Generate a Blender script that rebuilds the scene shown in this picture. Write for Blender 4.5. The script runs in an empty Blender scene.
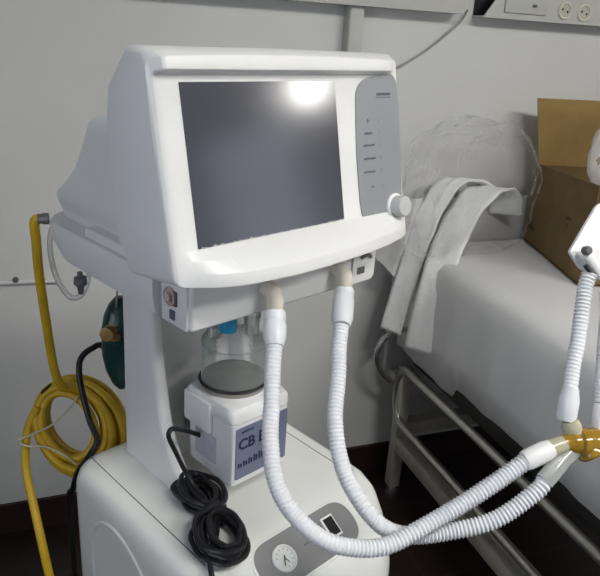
import bpy, bmesh, math, random
from mathutils import Vector, Matrix, noise
random.seed(7)
SC = bpy.context.scene
COL = SC.collection
PI = math.pi

# ------------------------------------------------------------------ frames
M0 = Vector((0.261, 0.794, 0.0)); MY = math.radians(23.866)
UX = Vector((math.cos(MY), math.sin(MY), 0)); VX = Vector((-math.sin(MY), math.cos(MY), 0))
def W(u, v, z):                     # ventilator frame -> room
    return M0 + UX*u + VX*v + Vector((0, 0, z))
TILT = math.radians(12.09); TT = math.tan(TILT)
def vf(z): return TT*(z-1.372)      # tilted front plane of the monitor

# ------------------------------------------------------------------ materials
MATS = {}
def mat(name, col, rough=.5, metal=0, spec=.5, nscale=0, namt=0, bump=0, bscale=60, coat=0, trans=0, ior=1.45, emit=None, estr=0, alpha=1):
    if name in MATS: return MATS[name]
    m = bpy.data.materials.new(name); m.use_nodes = True
    nt = m.node_tree; b = nt.nodes['Principled BSDF']
    b.inputs['Base Color'].default_value = (*col, 1); b.inputs['Roughness'].default_value = rough
    b.inputs['Metallic'].default_value = metal; b.inputs['Specular IOR Level'].default_value = spec
    b.inputs['Coat Weight'].default_value = coat; b.inputs['Coat Roughness'].default_value = .06
    b.inputs['Transmission Weight'].default_value = trans; b.inputs['IOR'].default_value = ior
    b.inputs['Alpha'].default_value = alpha
    if emit: b.inputs['Emission Color'].default_value = (*emit, 1); b.inputs['Emission Strength'].default_value = estr
    tc = nt.nodes.new('ShaderNodeTexCoord')
    if namt:
        n = nt.nodes.new('ShaderNodeTexNoise'); n.inputs['Scale'].default_value = nscale; n.inputs['Detail'].default_value = 5
        nt.links.new(tc.outputs['Object'], n.inputs['Vector'])
        r = nt.nodes.new('ShaderNodeValToRGB')
        r.color_ramp.elements[0].position = .3; r.color_ramp.elements[1].position = .7
        r.color_ramp.elements[0].color = (*[c*(1-namt) for c in col], 1)
        r.color_ramp.elements[1].color = (*[min(1, c*(1+namt*.6)) for c in col], 1)
        nt.links.new(n.outputs['Fac'], r.inputs['Fac']); nt.links.new(r.outputs['Color'], b.inputs['Base Color'])
    if bump:
        n2 = nt.nodes.new('ShaderNodeTexNoise'); n2.inputs['Scale'].default_value = bscale; n2.inputs['Detail'].default_value = 3
        nt.links.new(tc.outputs['Object'], n2.inputs['Vector'])
        bp = nt.nodes.new('ShaderNodeBump'); bp.inputs['Strength'].default_value = bump; bp.inputs['Distance'].default_value = .004
        nt.links.new(n2.outputs['Fac'], bp.inputs['Height']); nt.links.new(bp.outputs['Normal'], b.inputs['Normal'])
    MATS[name] = m
    return m
def film(name, col, op, rough=.12, bump=.6, bscale=30, fs=1):     # thin clear plastic: mostly see-through, glossy
    m = bpy.data.materials.new(name); m.use_nodes = True; nt = m.node_tree; nt.nodes.clear()
    o = nt.nodes.new('ShaderNodeOutputMaterial'); mx = nt.nodes.new('ShaderNodeMixShader')
    t = nt.nodes.new('ShaderNodeBsdfTransparent'); t.inputs['Color'].default_value = (.97, .97, .97, 1)
    b = nt.nodes.new('ShaderNodeBsdfPrincipled'); b.inputs['Base Color'].default_value = (*col, 1); b.inputs['Roughness'].default_value = rough
    b.inputs['Specular IOR Level'].default_value = .8
    tc = nt.nodes.new('ShaderNodeTexCoord'); n2 = nt.nodes.new('ShaderNodeTexNoise'); n2.inputs['Scale'].default_value = bscale
    bp = nt.nodes.new('ShaderNodeBump'); bp.inputs['Strength'].default_value = bump; bp.inputs['Distance'].default_value = .01
    nt.links.new(tc.outputs['Object'], n2.inputs['Vector']); nt.links.new(n2.outputs['Fac'], bp.inputs['Height']); nt.links.new(bp.outputs['Normal'], b.inputs['Normal'])
    fr = nt.nodes.new('ShaderNodeFresnel'); fr.inputs['IOR'].default_value = 1.45
    nt.links.new(bp.outputs['Normal'], fr.inputs['Normal'])
    ad = nt.nodes.new('ShaderNodeMath'); ad.operation = 'ADD'; ad.operation = 'MULTIPLY_ADD'; ad.inputs[1].default_value = fs; ad.inputs[2].default_value = op; ad.use_clamp = True
    nt.links.new(fr.outputs['Fac'], ad.inputs[0]); nt.links.new(ad.outputs[0], mx.inputs['Fac'])
    nt.links.new(t.outputs[0], mx.inputs[1]); nt.links.new(b.outputs[0], mx.inputs[2]); nt.links.new(mx.outputs[0], o.inputs['Surface'])
    MATS[name] = m
    return m
def emitter(name, col, s):
    m = bpy.data.materials.new(name); m.use_nodes = True; nt = m.node_tree; nt.nodes.clear()
    o = nt.nodes.new('ShaderNodeOutputMaterial'); e = nt.nodes.new('ShaderNodeEmission')
    e.inputs['Color'].default_value = (*col, 1); e.inputs['Strength'].default_value = s
    nt.links.new(e.outputs[0], o.inputs['Surface']); MATS[name] = m
    return m

SHELL = mat('white_enamel_shell', (.80, .80, .79), .34, nscale=9, namt=.03, bump=.03, bscale=240)
CARTM = mat('cream_white_cart_shell', (.81, .82, .79), .26, nscale=6, namt=.04, bump=.03, bscale=240)
GREYP = mat('grey_control_overlay', (.275, .285, .302), .35, nscale=12, namt=.03)
CARTP = mat('mid_grey_cart_overlay', (.23, .232, .235), .4, nscale=12, namt=.04)
DGREY = mat('dark_grey_plastic', (.12, .12, .13), .45, nscale=20, namt=.1)
INK = mat('dark_grey_ink', (.11, .115, .14), .5, nscale=40, namt=.05)
NAVY = mat('navy_ink', (.014, .016, .08), .5, nscale=40, namt=.05)
KNOBM = mat('pale_grey_knob_plastic', (.52, .53, .52), .4, nscale=20, namt=.04)
HOSEM = mat('white_translucent_hose_plastic', (.74, .75, .78), .32, nscale=15, namt=.03)
HOSEM.node_tree.nodes['Principled BSDF'].inputs['Subsurface Weight'].default_value = .25
HOSEM.node_tree.nodes['Principled BSDF'].inputs['Subsurface Radius'].default_value = (.006, .006, .006)
CREAM = mat('cream_elbow_plastic', (.74, .68, .58), .35, nscale=20, namt=.05)
AMBER = mat('amber_connector_plastic', (.46, .27, .025), .15, nscale=25, namt=.25, trans=.35, coat=.5)
YELL = mat('yellow_rubber_hose', (.66, .42, .015), .42, nscale=30, namt=.15)
BLACK = mat('black_cable_rubber', (.012, .012, .014), .38, nscale=30, namt=.2)
GREEN = mat('dark_green_enamel', (.006, .042, .040), .35, nscale=20, namt=.2)
BRASS = mat('tarnished_brass', (.36, .22, .08), .4, metal=.6, nscale=60, namt=.3)
STEEL = mat('tubular_steel', (.46, .45, .42), .3, metal=.85, nscale=40, namt=.12)
CHROME = mat('polished_chrome', (.6, .6, .6), .18, metal=1, nscale=40, namt=.05)
BEDP = mat('putty_painted_steel', (.44, .42, .37), .45, nscale=18, namt=.12)
DSTEEL = mat('dark_painted_steel', (.035, .033, .03), .5, nscale=18, namt=.2)
SHEET = mat('white_cotton_sheet', (.70, .70, .70), .8, nscale=5, namt=.05, bump=.25, bscale=35)
FOAM = mat('white_foam_wrap', (.84, .85, .84), .6, nscale=60, namt=.04, bump=.5, bscale=160)
HEADM = mat('grey_laminate_panel', (.50, .50, .50), .5, nscale=10, namt=.05)
CARD = mat('brown_corrugated_cardboard', (.20, .130, .052), .8, nscale=14, namt=.12, bump=.15, bscale=90)
CARDIN = mat('golden_inner_cardboard', (.33, .215, .072), .8, nscale=10, namt=.14, bump=.15, bscale=90)
CARDINK = mat('dark_brown_print', (.11, .07, .03), .8, nscale=30, namt=.2)
TRUNK = mat('ivory_wall_trunking', (.50, .50, .465), .5, nscale=8, namt=.05)
IVORY = mat('ivory_socket_plastic', (.74, .72, .62), .4, nscale=30, namt=.05)
CABLEG = mat('grey_cable_sheath', (.30, .30, .29), .5, nscale=30, namt=.1)
BLUEC = mat('blue_cap_plastic', (.02, .27, .50), .35, nscale=30, namt=.1)
PINK = mat('dull_red_ring', (.56, .44, .42), .45, nscale=50, namt=.25)
GAUGEF = mat('pale_gauge_face', (.72, .74, .71), .35, nscale=30, namt=.04)
TAPE = mat('tan_string', (.58, .53, .42), .6, nscale=30, namt=.06)
CEILM = mat('low_bounce_ceiling', (.55, .55, .54), .8, nscale=3, namt=.04)  # unseen ceiling, greyed to cut bounce light
PLATEM = mat('heater_plate_metal', (.36, .34, .31), .35, metal=.8, nscale=30, namt=.15)
WHITEM = mat('plain_white_plastic', (.80, .80, .80), .4, nscale=20, namt=.03)
GLASS = film('clear_chamber_plastic', (.66, .72, .67), .15, rough=.05, bump=.12, bscale=60, fs=1.3)
CLEAR = film('clear_plastic_film', (.85, .85, .84), .012, rough=.07, fs=.22)
FILMW = film('glint_white_film', (.9, .9, .9), .5, rough=.12, bump=.2)
HAZY = film('hazy_plastic_sheet', (.66, .66, .64), .62, rough=.4, bump=.35)
TUBEC = film('clear_thin_tube', (.8, .8, .8), .25, rough=.2, bump=.1)
BAGF = film('milky_plastic_bag', (.80, .79, .77), .12, rough=.2, fs=.7)
def screen_mat():
    m = mat('dark_display_glass', (.052, .055, .072), .16, nscale=7, namt=.14, coat=.9)
    b = m.node_tree.nodes['Principled BSDF']
    b.inputs['Coat Roughness'].default_value = .13; b.inputs['Coat IOR'].default_value = 1.6
    return m
SCREENM = screen_mat()
def wall_mat():
    m = mat('white_painted_plaster', (.66, .66, .64), .6, nscale=2.2, namt=.06, bump=.25, bscale=14)
    return m
WALLM = wall_mat()
def floor_mat():
    m = bpy.data.materials.new('dark_red_tiles'); m.use_nodes = True; nt = m.node_tree; b = nt.nodes['Principled BSDF']
    tc = nt.nodes.new('ShaderNodeTexCoord'); br = nt.nodes.new('ShaderNodeTexBrick'); br.offset = 0
    br.inputs['Scale'].default_value = 1; br.inputs['Brick Width'].default_value = .33; br.inputs['Row Height'].default_value = .33
    br.inputs['Mortar Size'].default_value = .004
    br.inputs['Color1'].default_value = (.030, .0125, .011, 1); br.inputs['Color2'].default_value = (.024, .0105, .010, 1); br.inputs['Mortar'].default_value = (.045, .030, .026, 1)
    n = nt.nodes.new('ShaderNodeTexNoise'); n.inputs['Scale'].default_value = 30
    mx = nt.nodes.new('ShaderNodeMixRGB'); mx.blend_type = 'MULTIPLY'; mx.inputs['Fac'].default_value = .5
    nt.links.new(tc.outputs['Object'], br.inputs['Vector']); nt.links.new(tc.outputs['Object'], n.inputs['Vector'])
    nt.links.new(br.outputs['Color'], mx.inputs['Color1']); nt.links.new(n.outputs['Fac'], mx.inputs['Color2'])
    nt.links.new(mx.outputs['Color'], b.inputs['Base Color']); b.inputs['Roughness'].default_value = .45
    MATS['floor'] = m
    return m
FLOORM = floor_mat()
SKIRT = mat('dark_red_skirting_tile', (.032, .015, .014), .4, nscale=20, namt=.2)

# ------------------------------------------------------------------ builders
def finish(name, bm, m, parent=None, bevel=0, seg=2, ang=30, smooth=True, recenter=False):
    bmesh.ops.recalc_face_normals(bm, faces=bm.faces[:])
    if bevel:
        es = [e for e in bm.edges if len(e.link_faces) == 2 and e.calc_face_angle(0) > math.radians(ang)]
        if es: bmesh.ops.bevel(bm, geom=es, offset=bevel, segments=seg, profile=.5, affect='EDGES', clamp_overlap=True)
        bmesh.ops.recalc_face_normals(bm, faces=bm.faces[:])
    me = bpy.data.meshes.new(name); bm.to_mesh(me); bm.free()
    if smooth:
        me.shade_smooth(); me.set_sharp_from_angle(angle=math.radians(42))
    me.materials.append(m)
    o = bpy.data.objects.new(name, me); COL.objects.link(o)
    if parent is not None: o.parent = parent
    elif recenter and len(me.vertices):
        xs = [v.co.x for v in me.vertices]; ys = [v.co.y for v in me.vertices]; zs = [v.co.z for v in me.vertices]
        c = Vector(((min(xs)+max(xs))/2, (min(ys)+max(ys))/2, min(zs)))
        me.transform(Matrix.Translation(-c)); o.location = c
    return o
def tag(o, label, cat, group=None, kind=None):
    o['label'] = label; o['category'] = cat
    if group: o['group'] = group
    if kind: o['kind'] = kind
    return o
def thing(name, label, cat, loc=(0, 0, 0), rz=0, group=None):
    o = bpy.data.objects.new(name, None); COL.objects.link(o); o.empty_display_size = .05
    o.location = loc; o.rotation_euler = (0, 0, rz)
    return tag(o, label, cat, group)
def rel(root, pts):                # room points into the frame of an unrotated root
    return [Vector(p)-root.location for p in pts]
def add_box(bm, lo, hi, mtx=None):
    vs = []
    for x in (lo[0], hi[0]):
        for y in (lo[1], hi[1]):
            for z in (lo[2], hi[2]):
                p = Vector((x, y, z)); vs.append(bm.verts.new(mtx @ p if mtx else p))
    for f in ((0, 1, 3, 2), (4, 6, 7, 5), (0, 4, 5, 1), (2, 3, 7, 6), (0, 2, 6, 4), (1, 5, 7, 3)):
        bm.faces.new([vs[i] for i in f])
def box(name, lo, hi, m, parent=None, bevel=.002, seg=2, mtx=None, **k):
    bm = bmesh.new(); add_box(bm, lo, hi, mtx); return finish(name, bm, m, parent, bevel, seg, **k)
def spline(pts, n=12, closed=False):
    P = [Vector(p) for p in pts]; out = []; L = len(P)
    rng = range(L) if closed else range(L-1)
    for i in rng:
        if closed: a, b, c, d = P[(i-1) % L], P[i], P[(i+1) % L], P[(i+2) % L]
        else: a, b, c, d = P[max(i-1, 0)], P[i], P[i+1], P[min(i+2, L-1)]
        for k in range(n):
            t = k/n
            out.append(.5*((2*b)+(c-a)*t+(2*a-5*b+4*c-d)*t*t+(3*b-a-3*c+d)*t**3))
    if not closed: out.append(P[-1])
    return out
def resample(pts, step):
    out = [pts[0].copy()]; acc = 0; 
    d = [0]
    for a, b in zip(pts, pts[1:]): d.append(d[-1]+(b-a).length)
    n = max(2, int(d[-1]/step)); j = 0
    for k in range(1, n+1):
        s = d[-1]*k/n
        while j < len(d)-2 and d[j+1] < s: j += 1
        t = (s-d[j])/max(1e-9, d[j+1]-d[j]); out.append(pts[j].lerp(pts[j+1], t))
    return out
def add_tube(bm, pts, rad, seg=12, closed=False, cap=True):
    pts = [Vector(p) for p in pts]; n = len(pts); rings = []; nrm = None
    for i, p in enumerate(pts):
        if closed: t = pts[(i+1) % n]-pts[i-1]
        else: t = pts[min(i+1, n-1)]-pts[max(i-1, 0)]
        if t.length < 1e-9: t = Vector((0, 0, 1))
        t.normalize()
        if nrm is None:
            nrm = t.orthogonal().normalized()
        nrm = nrm-t*nrm.dot(t)
        if nrm.length < 1e-6: nrm = t.orthogonal()
        nrm.normalize(); b = t.cross(nrm)
        r = rad(i) if callable(rad) else rad
        rings.append([bm.verts.new(p+(nrm*math.cos(2*PI*k/seg)+b*math.sin(2*PI*k/seg))*r) for k in range(seg)])
    for i in range(n if closed else n-1):
        A, B = rings[i], rings[(i+1) % n]
        if closed and i == n-1:      # choose the twist offset that closes the seam
            best = min(range(seg), key=lambda o: sum((A[k].co-B[(k+o) % seg].co).length for k in range(seg)))
            B = [B[(k+best) % seg] for k in range(seg)]
        for k in range(seg): bm.faces.new((A[k], A[(k+1) % seg], B[(k+1) % seg], B[k]))
    if cap and not closed:
        bm.faces.new(rings[0][::-1]); bm.faces.new(rings[-1])
def tube(name, pts, r, m, parent=None, seg=12, closed=False, n=10, smooth_path=True, **k):
    bm = bmesh.new(); p = spline(pts, n, closed) if smooth_path else pts
    add_tube(bm, p, r, seg, closed); return finish(name, bm, m, parent, **k)
def corrugated(name, pts, m, parent, r=.0105, amp=.0010, pitch=.0052, seg=18):
    bm = bmesh.new(); p = resample(spline(pts, 24), pitch/4)
    add_tube(bm, p, lambda i: r+(-1, 0, .9, 0)[i % 4]*amp*(.55+.75*sstep(.45, .8, i/len(p))), seg); return finish(name, bm, m, parent)
def axis_mtx(base, d):
    d = Vector(d).normalized(); q = Vector((0, 0, 1)).rotation_difference(d)
    return Matrix.Translation(Vector(base)) @ q.to_matrix().to_4x4()
def add_lathe(bm, prof, mtx=None, seg=32, sx=1, sy=1):
    rings = []
    for r, z in prof:
        if r < 1e-6:
            p = Vector((0, 0, z)); rings.append([bm.verts.new(mtx @ p if mtx else p)])
        else:
            l = []
            for k in range(seg):
                p = Vector((r*sx*math.cos(2*PI*k/seg), r*sy*math.sin(2*PI*k/seg), z)); l.append(bm.verts.new(mtx @ p if mtx else p))
            rings.append(l)
    for A, B in zip(rings, rings[1:]):
        if len(A) == 1 and len(B) == 1: continue
        for k in range(seg):
            k2 = (k+1) % seg
            if len(A) == 1: bm.faces.new((A[0], B[k2], B[k]))
            elif len(B) == 1: bm.faces.new((A[k], A[k2], B[0]))
            else: bm.faces.new((A[k], A[k2], B[k2], B[k]))
def lathe(name, prof, m, parent=None, base=(0, 0, 0), d=(0, 0, 1), seg=32, **k):
    bm = bmesh.new(); add_lathe(bm, prof, axis_mtx(base, d), seg); return finish(name, bm, m, parent, **k)
def add_prism(bm, loop, off):        # planar loop of 3D points extruded by vector off
    A = [bm.verts.new(Vector(p)) for p in loop]; B = [bm.verts.new(Vector(p)+Vector(off)) for p in loop]
    bm.faces.new(A); bm.faces.new(B[::-1]); n = len(A)
    for i in range(n): bm.faces.new((A[i], B[i], B[(i+1) % n], A[(i+1) % n]))
def prism(name, loop, off, m, parent=None, bevel=0, **k):
    bm = bmesh.new(); add_prism(bm, loop, off); return finish(name, bm, m, parent, bevel, **k)
def loft(bm, rings, cap=True):
    R = [[bm.verts.new(Vector(p)) for p in r] for r in rings]; n = len(R[0])
    for A, B in zip(R, R[1:]):
        for k in range(n): bm.faces.new((A[k], A[(k+1) % n], B[(k+1) % n], B[k]))
    if cap: bm.faces.new(R[0][::-1]); bm.faces.new(R[-1])
def rounded(pts, r, n=5):            # 2D polygon with rounded corners
    out = []; L = len(pts)
    for i in range(L):
        p = Vector(pts[i]); a = Vector(pts[i-1])-p; b = Vector(pts[(i+1) % L])-p
        rr = r[i] if isinstance(r, (list, tuple)) else r
        q = min(rr, a.length*.49, b.length*.49); A = p+a.normalized()*q; B = p+b.normalized()*q
        for k in range(n+1):
            t = k/n; out.append(((1-t)**2*A+2*t*(1-t)*p+t*t*B))
    return out
def interp(tab, x):
    if x <= tab[0][0]: return tab[0][1]
    for (a, b), (c, d) in zip(tab, tab[1:]):
        if x <= c: return b+(d-b)*(x-a)/(c-a)
    return tab[-1][1]
def sstep(a, b, x):
    t = max(0, min(1, (x-a)/(b-a))); return t*t*(3-2*t)

# ------------------------------------------------------------------ the room
def struct(name, bm, m): 
    o = finish(name, bm, m, smooth=False); o['kind'] = 'structure'; return o
def sbox(name, lo, hi, m):
    bm = bmesh.new(); add_box(bm, lo, hi); return struct(name, bm, m)
XL, XR, YF, YB, ZC = -1.5, 4.6, -2.6, 1.88, 2.75
sbox('floor', (XL-.1, YF-.1, -.06), (XR+.1, YB+.1, 0), FLOORM)
sbox('ceiling', (XL-.1, YF-.1, ZC), (XR+.1, YB+.1, ZC+.08), CEILM)
sbox('wall_back', (XL-.1, YB, 0), (XR+.1, YB+.1, ZC), WALLM)
WALLD = mat('low_bounce_blue_grey', (.30, .33, .36), .6, nscale=2.2, namt=.06)  # unseen front and left walls, darkened to cut bounce light
sbox('wall_front', (XL-.1, YF-.1, 0), (XR+.1, YF, ZC), WALLD)
sbox('wall_right', (XR, YF, 0), (XR+.1, YB, ZC), WALLM)
# left wall with a window opening
bm = bmesh.new()
wy0, wy1, wz0, wz1 = -1.5, .3, 1.0, 2.2
add_box(bm, (XL-.1, YF, 0), (XL, YB, wz0)); add_box(bm, (XL-.1, YF, wz1), (XL, YB, ZC))
add_box(bm, (XL-.1, YF, wz0), (XL, wy0, wz1)); add_box(bm, (XL-.1, wy1, wz0), (XL, YB, wz1))
struct('wall_left', bm, WALLD)
SKY = emitter('overcast_daylight_pane', (.80, .87, 1.0), 2.1)
win = sbox('window_1', (XL-.09, wy0, wz0), (XL-.07, wy1, wz1), SKY)
bm = bmesh.new()
for a, b in (((XL-.07, wy0, wz0), (XL+.01, wy0+.05, wz1)), ((XL-.07, wy1-.05, wz0), (XL+.01, wy1, wz1)), ((XL-.07, wy0, wz0), (XL+.01, wy1, wz0+.05)),
             ((XL-.07, wy0, wz1-.05), (XL+.01, wy1, wz1)), ((XL-.07, (wy0+wy1)/2-.025, wz0), (XL-.01, (wy0+wy1)/2+.025, wz1))): add_box(bm, a, b)
finish('window_frame', bm, WHITEM, win)
sbox('baseboard_back', (XL, YB-.012, 0), (XR, YB, .104), SKIRT)
PANE = emitter('added_pane_glow', (.82, .88, 1.0), .95)  # unseen glowing pane, added to brighten the reflection in the screen
glow_pane = sbox('added_glow_pane', (XR-.012, -1.75, 1.05), (XR-.002, -.95, 2.28), PANE)
bm = bmesh.new()
for a, b in (((XR-.05, -1.80, 1.0), (XR, -1.75, 2.33)), ((XR-.05, -.95, 1.0), (XR, -.90, 2.33)), ((XR-.05, -1.75, 1.0), (XR, -.95, 1.05)), ((XR-.05, -1.75, 2.28), (XR, -.95, 2.33))): add_box(bm, a, b)
finish('window_frame', bm, WHITEM, glow_pane)  # frame around the added glowing pane
DOORM = mat('added_door_dark_brown', (.06, .042, .035), .4, nscale=6, namt=.2)  # unseen door, added to darken a band of the screen's reflection
d = sbox('added_dark_door', (XR-.05, -.62, 0), (XR, .35, 2.1), DOORM)
lathe('added_door_handle', [(0, 0), (.02, 0), (.02, .01), (.008, .012), (.008, .04), (.022, .045), (.022, .06), (0, .062)], CHROME, d, (XR-.05, -.54, 1.0), (-1, 0, 0), 16)

# lamps of the room (all out of view; the short ceiling panel is added for fill)
TUBE = emitter('lamp_diffuser_light', (1.0, .98, .94), 30)
def ceiling_lamp(x, y, lx, ly, label):
    t = thing('ceiling_light', label, 'ceiling light', (x, y, ZC-.06), 0)
    bm = bmesh.new(); add_box(bm, (-lx/2-.03, -ly/2-.03, .012), (lx/2+.03, ly/2+.03, .06)); finish('housing', bm, WHITEM, t)
    bm = bmesh.new(); add_box(bm, (-lx/2, -ly/2, 0), (lx/2, ly/2, .0115)); finish('diffuser', bm, TUBE, t)
ceiling_lamp(2.0, -.75, 1.2, .3, 'long white ceiling light panel over the foot of the bed')
ceiling_lamp(.8, -.40, .6, .3, 'short white ceiling light panel, added out of view for fill light')  # extra lamp, added to lift the tops and the bed side
BULK = emitter('wall_lamp_light', (1.0, .97, .92), 26)
t = thing('wall_lamp', 'round white bulkhead lamp high on the right wall', 'wall lamp', (XR-.08, -.70, 2.46))
lathe('housing', [(0, 0), (.16, 0), (.16, .05), (.14, .06), (0, .06)], WHITEM, t, (.08, 0, 0), (-1, 0, 0))
lathe('diffuser', [(.135, 0), (.13, .03), (.10, .05), (0, .06)], BULK, t, (.0195, 0, 0), (-1, 0, 0))

# ------------------------------------------------------------------ ventilator
vent = thing('ventilator', 'white intensive care ventilator with dark screen on a wheeled cart', 'ventilator', M0, MY)

# monitor housing
BUL = [(-.158, 0), (-.146, .001), (-.116, .022), (-.092, .031), (-.068, .036), (-.007, .042), (.049, .041), (.136, .034), (.19, .025), (.232, .014), (.255, .004), (.264, 0)]
def prof(u):
    B = interp(BUL, u); r = min(sstep(-.1565, -.147, u), sstep(.252, .225, u)); h = .015*r
    hz = .004*min(1, 1-((u-.053)/.21)**2)
    return [(.080, 1.228), (.012, 1.236), (vf(1.242)-B, 1.2425), (vf(1.258)-B, 1.258), (vf(1.271)-B*.62, 1.2715), (vf(1.281), 1.281), (vf(1.34), 1.34), (vf(1.41), 1.41),
            (vf(1.4705), 1.4705), (vf(1.4765)-h, 1.4765), (vf(1.490)-h, 1.489+hz), (vf(1.497)+.012, 1.497+hz*.6), (.075, 1.497), (.118, 1.452), (.124, 1.41), (.114, 1.31), (.106, 1.262)]
us = [-.158, -.1565, -.1535, -.149]+[-.145+i*(.251+.145)/44 for i in range(45)]+[.255, .2595, .2625, .264]
shr = {-.158: .012, -.1565: .0065, -.1535: .0025, -.149: .0005, .255: .0005, .2595: .0025, .2625: .0065, .264: .012}
rings = []
for u in us:
    p = prof(u); s = shr.get(u, 0); c = Vector((.045, 1.36)); out = []
    for q in p:
        d2 = Vector(q)-c; k = Vector((d2.x/max(.03, abs(d2.x))*min(s, abs(d2.x)*.3) if abs(d2.x) > .0 else 0, d2.y/max(1e-6, abs(d2.y))*s*sstep(.02, .1, abs(d2.y))))
        q2 = Vector(q)-k; out.append((u, q2.x, q2.y))
    rings.append(out)
bm = bmesh.new(); loft(bm, rings); finish('monitor_housing', bm, SHELL, vent, bevel=.0022, seg=2, ang=20)

def onface(u, s, off=0):            # point on the tilted face: s measured up the face from the screen centre
    return Vector((u, math.sin(TILT)*s-math.cos(TILT)*off, 1.372+math.cos(TILT)*s+math.sin(TILT)*off))
NF = Vector((0, -math.cos(TILT), math.sin(TILT)))
def facez(z): return (z-1.372)/math.cos(TILT)
def faceloop(poly, r=0, off=0):
    return [onface(p[0], p[1], off) for p in (rounded([(a, facez(b)) for a, b in poly], r) if r else [(a, facez(b)) for a, b in poly])]
# screen bezel lip, screen, film
scr = prism('screen', faceloop([(-.1232, 1.372-.0922*.978), (.1232, 1.372-.0922*.978), (.1232, 1.372+.0922*.978), (-.1232, 1.372+.0922*.978)], 0, .0002), NF*.0008, SCREENM, vent)
bm = bmesh.new(); prev = None     # crinkled protective film edge below the screen; its white paints in glints
random.seed(3)
path = [(-.1225+.0024*i, -.0925) for i in range(0, 103)]
for i, (a, b) in enumerate(path):
    left = False; w = random.uniform(.0003, .0011)*random.choice((.3, .5, .8, 1.2)); rz = random.uniform(.0002, .0014)
    p1 = onface(a, b, .0011); p2 = onface(a, b+w, .0012+rz); p3 = onface(a, b+w*1.8, .0011)
    row = [bm.verts.new(p) for p in (p1, p2, p3)]
    if prev:
        for k in range(2): bm.faces.new((prev[k], row[k], row[k+1], prev[k+1]))
    prev = row
finish('film_edge', bm, FILMW, scr)['label'] = 'crinkled protective film edge with glints painted white'
# control overlay with its printed rows, and the rotary knob
cp = prism('control_panel', faceloop([(.1625, 1.272), (.158, 1.30), (.1575, 1.37), (.1635, 1.449), (.178, 1.4635), (.215, 1.4705), (.243, 1.472), (.2535, 1.462), (.2560, 1.43), (.2535, 1.32), (.2515, 1.272)], .012, .0004), NF*.0012, GREYP, vent)
bm = bmesh.new(); random.seed(5)
def dash(u0, u1, z, h, off=.0018):
    add_prism(bm, faceloop([(u0, z-h/2), (u1, z-h/2), (u1, z+h/2), (u0, z+h/2)], 0, off), NF*.0003)
for u0, u1, z in ((.176, .193, 1.392), (.172, .197, 1.376), (.172, .197, 1.358), (.171, .195, 1.340)):
    x = u0
    while x < u1:
        w = random.uniform(.0022, .0045); dash(x, min(u1, x+w), z+random.uniform(-.0003, .0003), random.uniform(.0022, .0032)); x += w+.0007
finish('panel_marking', bm, INK, cp, smooth=False); bm = bmesh.new()
x = .207
while x < .236:
    w = random.uniform(.0025, .005); dash(x, min(.237, x+w), 1.444, .0034); x += w+.0006
dash(.206, .238, 1.4395, .0009); finish('header_lettering', bm, INK, cp, smooth=False); bm = bmesh.new()
dash(.1835, .1850, 1.409, .006); dash(.1865, .1880, 1.409, .003); dash(.184, .190, 1.319, .0022)
finish('panel_symbol', bm, INK, cp, smooth=False)
bm = bmesh.new()
for z in (1.409, 1.392, 1.376, 1.358, 1.340, 1.319):
    add_prism(bm, faceloop([(.208, z-.0028), (.224, z-.0028), (.224, z+.0028), (.208, z+.0028)], .001, .0018), NF*.0003)
finish('membrane_key', bm, mat('pale_blue_grey_key', (.275, .288, .335), .4, nscale=12, namt=.03), cp, smooth=False)
kb = lathe('knob', [(.0155, .004), (.0155, .017), (.0140, .0205), (0, .0212)], KNOBM, vent, onface(.234, facez(1.286), .0016), NF, 40)
lathe('knob_ring', [(0, 0), (.0190, 0), (.0190, .003), (.0168, .0045), (0, .0045)], WHITEM, kb, onface(.234, facez(1.286), .0016), NF, 40)['label'] = 'white ring behind the knob'

# rear hump and rear platform
def dring(u0, u1, vmax, z, rad, v0=.06, n=8):
    p = rounded([(u0, v0), (u1, v0), (u1, vmax), (u0, vmax)], [.001, .001, rad, rad], n)
    return [(q.x, q.y, z) for q in p]
bm = bmesh.new()
hump = [(1.222, .421, .06), (1.230, .420, .06), (1.238, .418, .06), (1.246, .414, .06), (1.256, .406, .058), (1.266, .398, .055), (1.278, .377, .053), (1.29, .358, .05), (1.303, .341, .05), (1.316, .326, .05), (1.353, .294, .04), (1.375, .28, .04), (1.390, .266, .035), (1.399, .24, .025), (1.4025, .21, .02)]
loft(bm, [dring({1.222: -.094, 1.230: -.0955, 1.238: -.099, 1.246: -.104, 1.256: -.110}.get(z, -.113 if z < 1.395 else -.108), .219 if z < 1.395 else .214, v, z, r) for z, v, r in hump]); finish('rear_hump', bm, SHELL, vent)
bm = bmesh.new()
loft(bm, [dring(-.112, .218, .365, 1.164, .08, .07), dring(-.124, .230, .388, 1.170, .085, .07), dring(-.129, .235, .410, 1.195, .085, .07), dring(-.129, .235, .417, 1.216, .085, .07), dring(-.126, .232, .414, 1.2235, .085, .07)])
finish('rear_platform', bm, SHELL, vent)
bm = bmesh.new(); add_box(bm, (-.1265, .075, 1.1925), (-.120, .20, 1.1937)); finish('platform_seam', bm, MATS['groove_shade_grey'] if 'groove_shade_grey' in MATS else mat('groove_shade_grey', (.34, .34, .35), .6, nscale=20, namt=.05), vent)
lathe('drain_valve', [(0, -.008), (.004, -.008), (.004, -.001), (.009, 0), (.010, .010), (.005, .016), (.004, .026), (0, .028)], DGREY, vent, (-.131, .262, 1.163), (0, 0, -1), 16)['label'] = 'small dark drain valve'
lathe('inlet_fitting', [(0, 0), (.009, 0), (.009, .008), (.0078, .010), (.0078, .016), (0, .017)], mat('dull_grey_fitting', (.22, .22, .21), .45, metal=.4, nscale=30, namt=.1), vent, (-.118, .384, 1.221), (-.85, .5, 0), 20)

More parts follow.
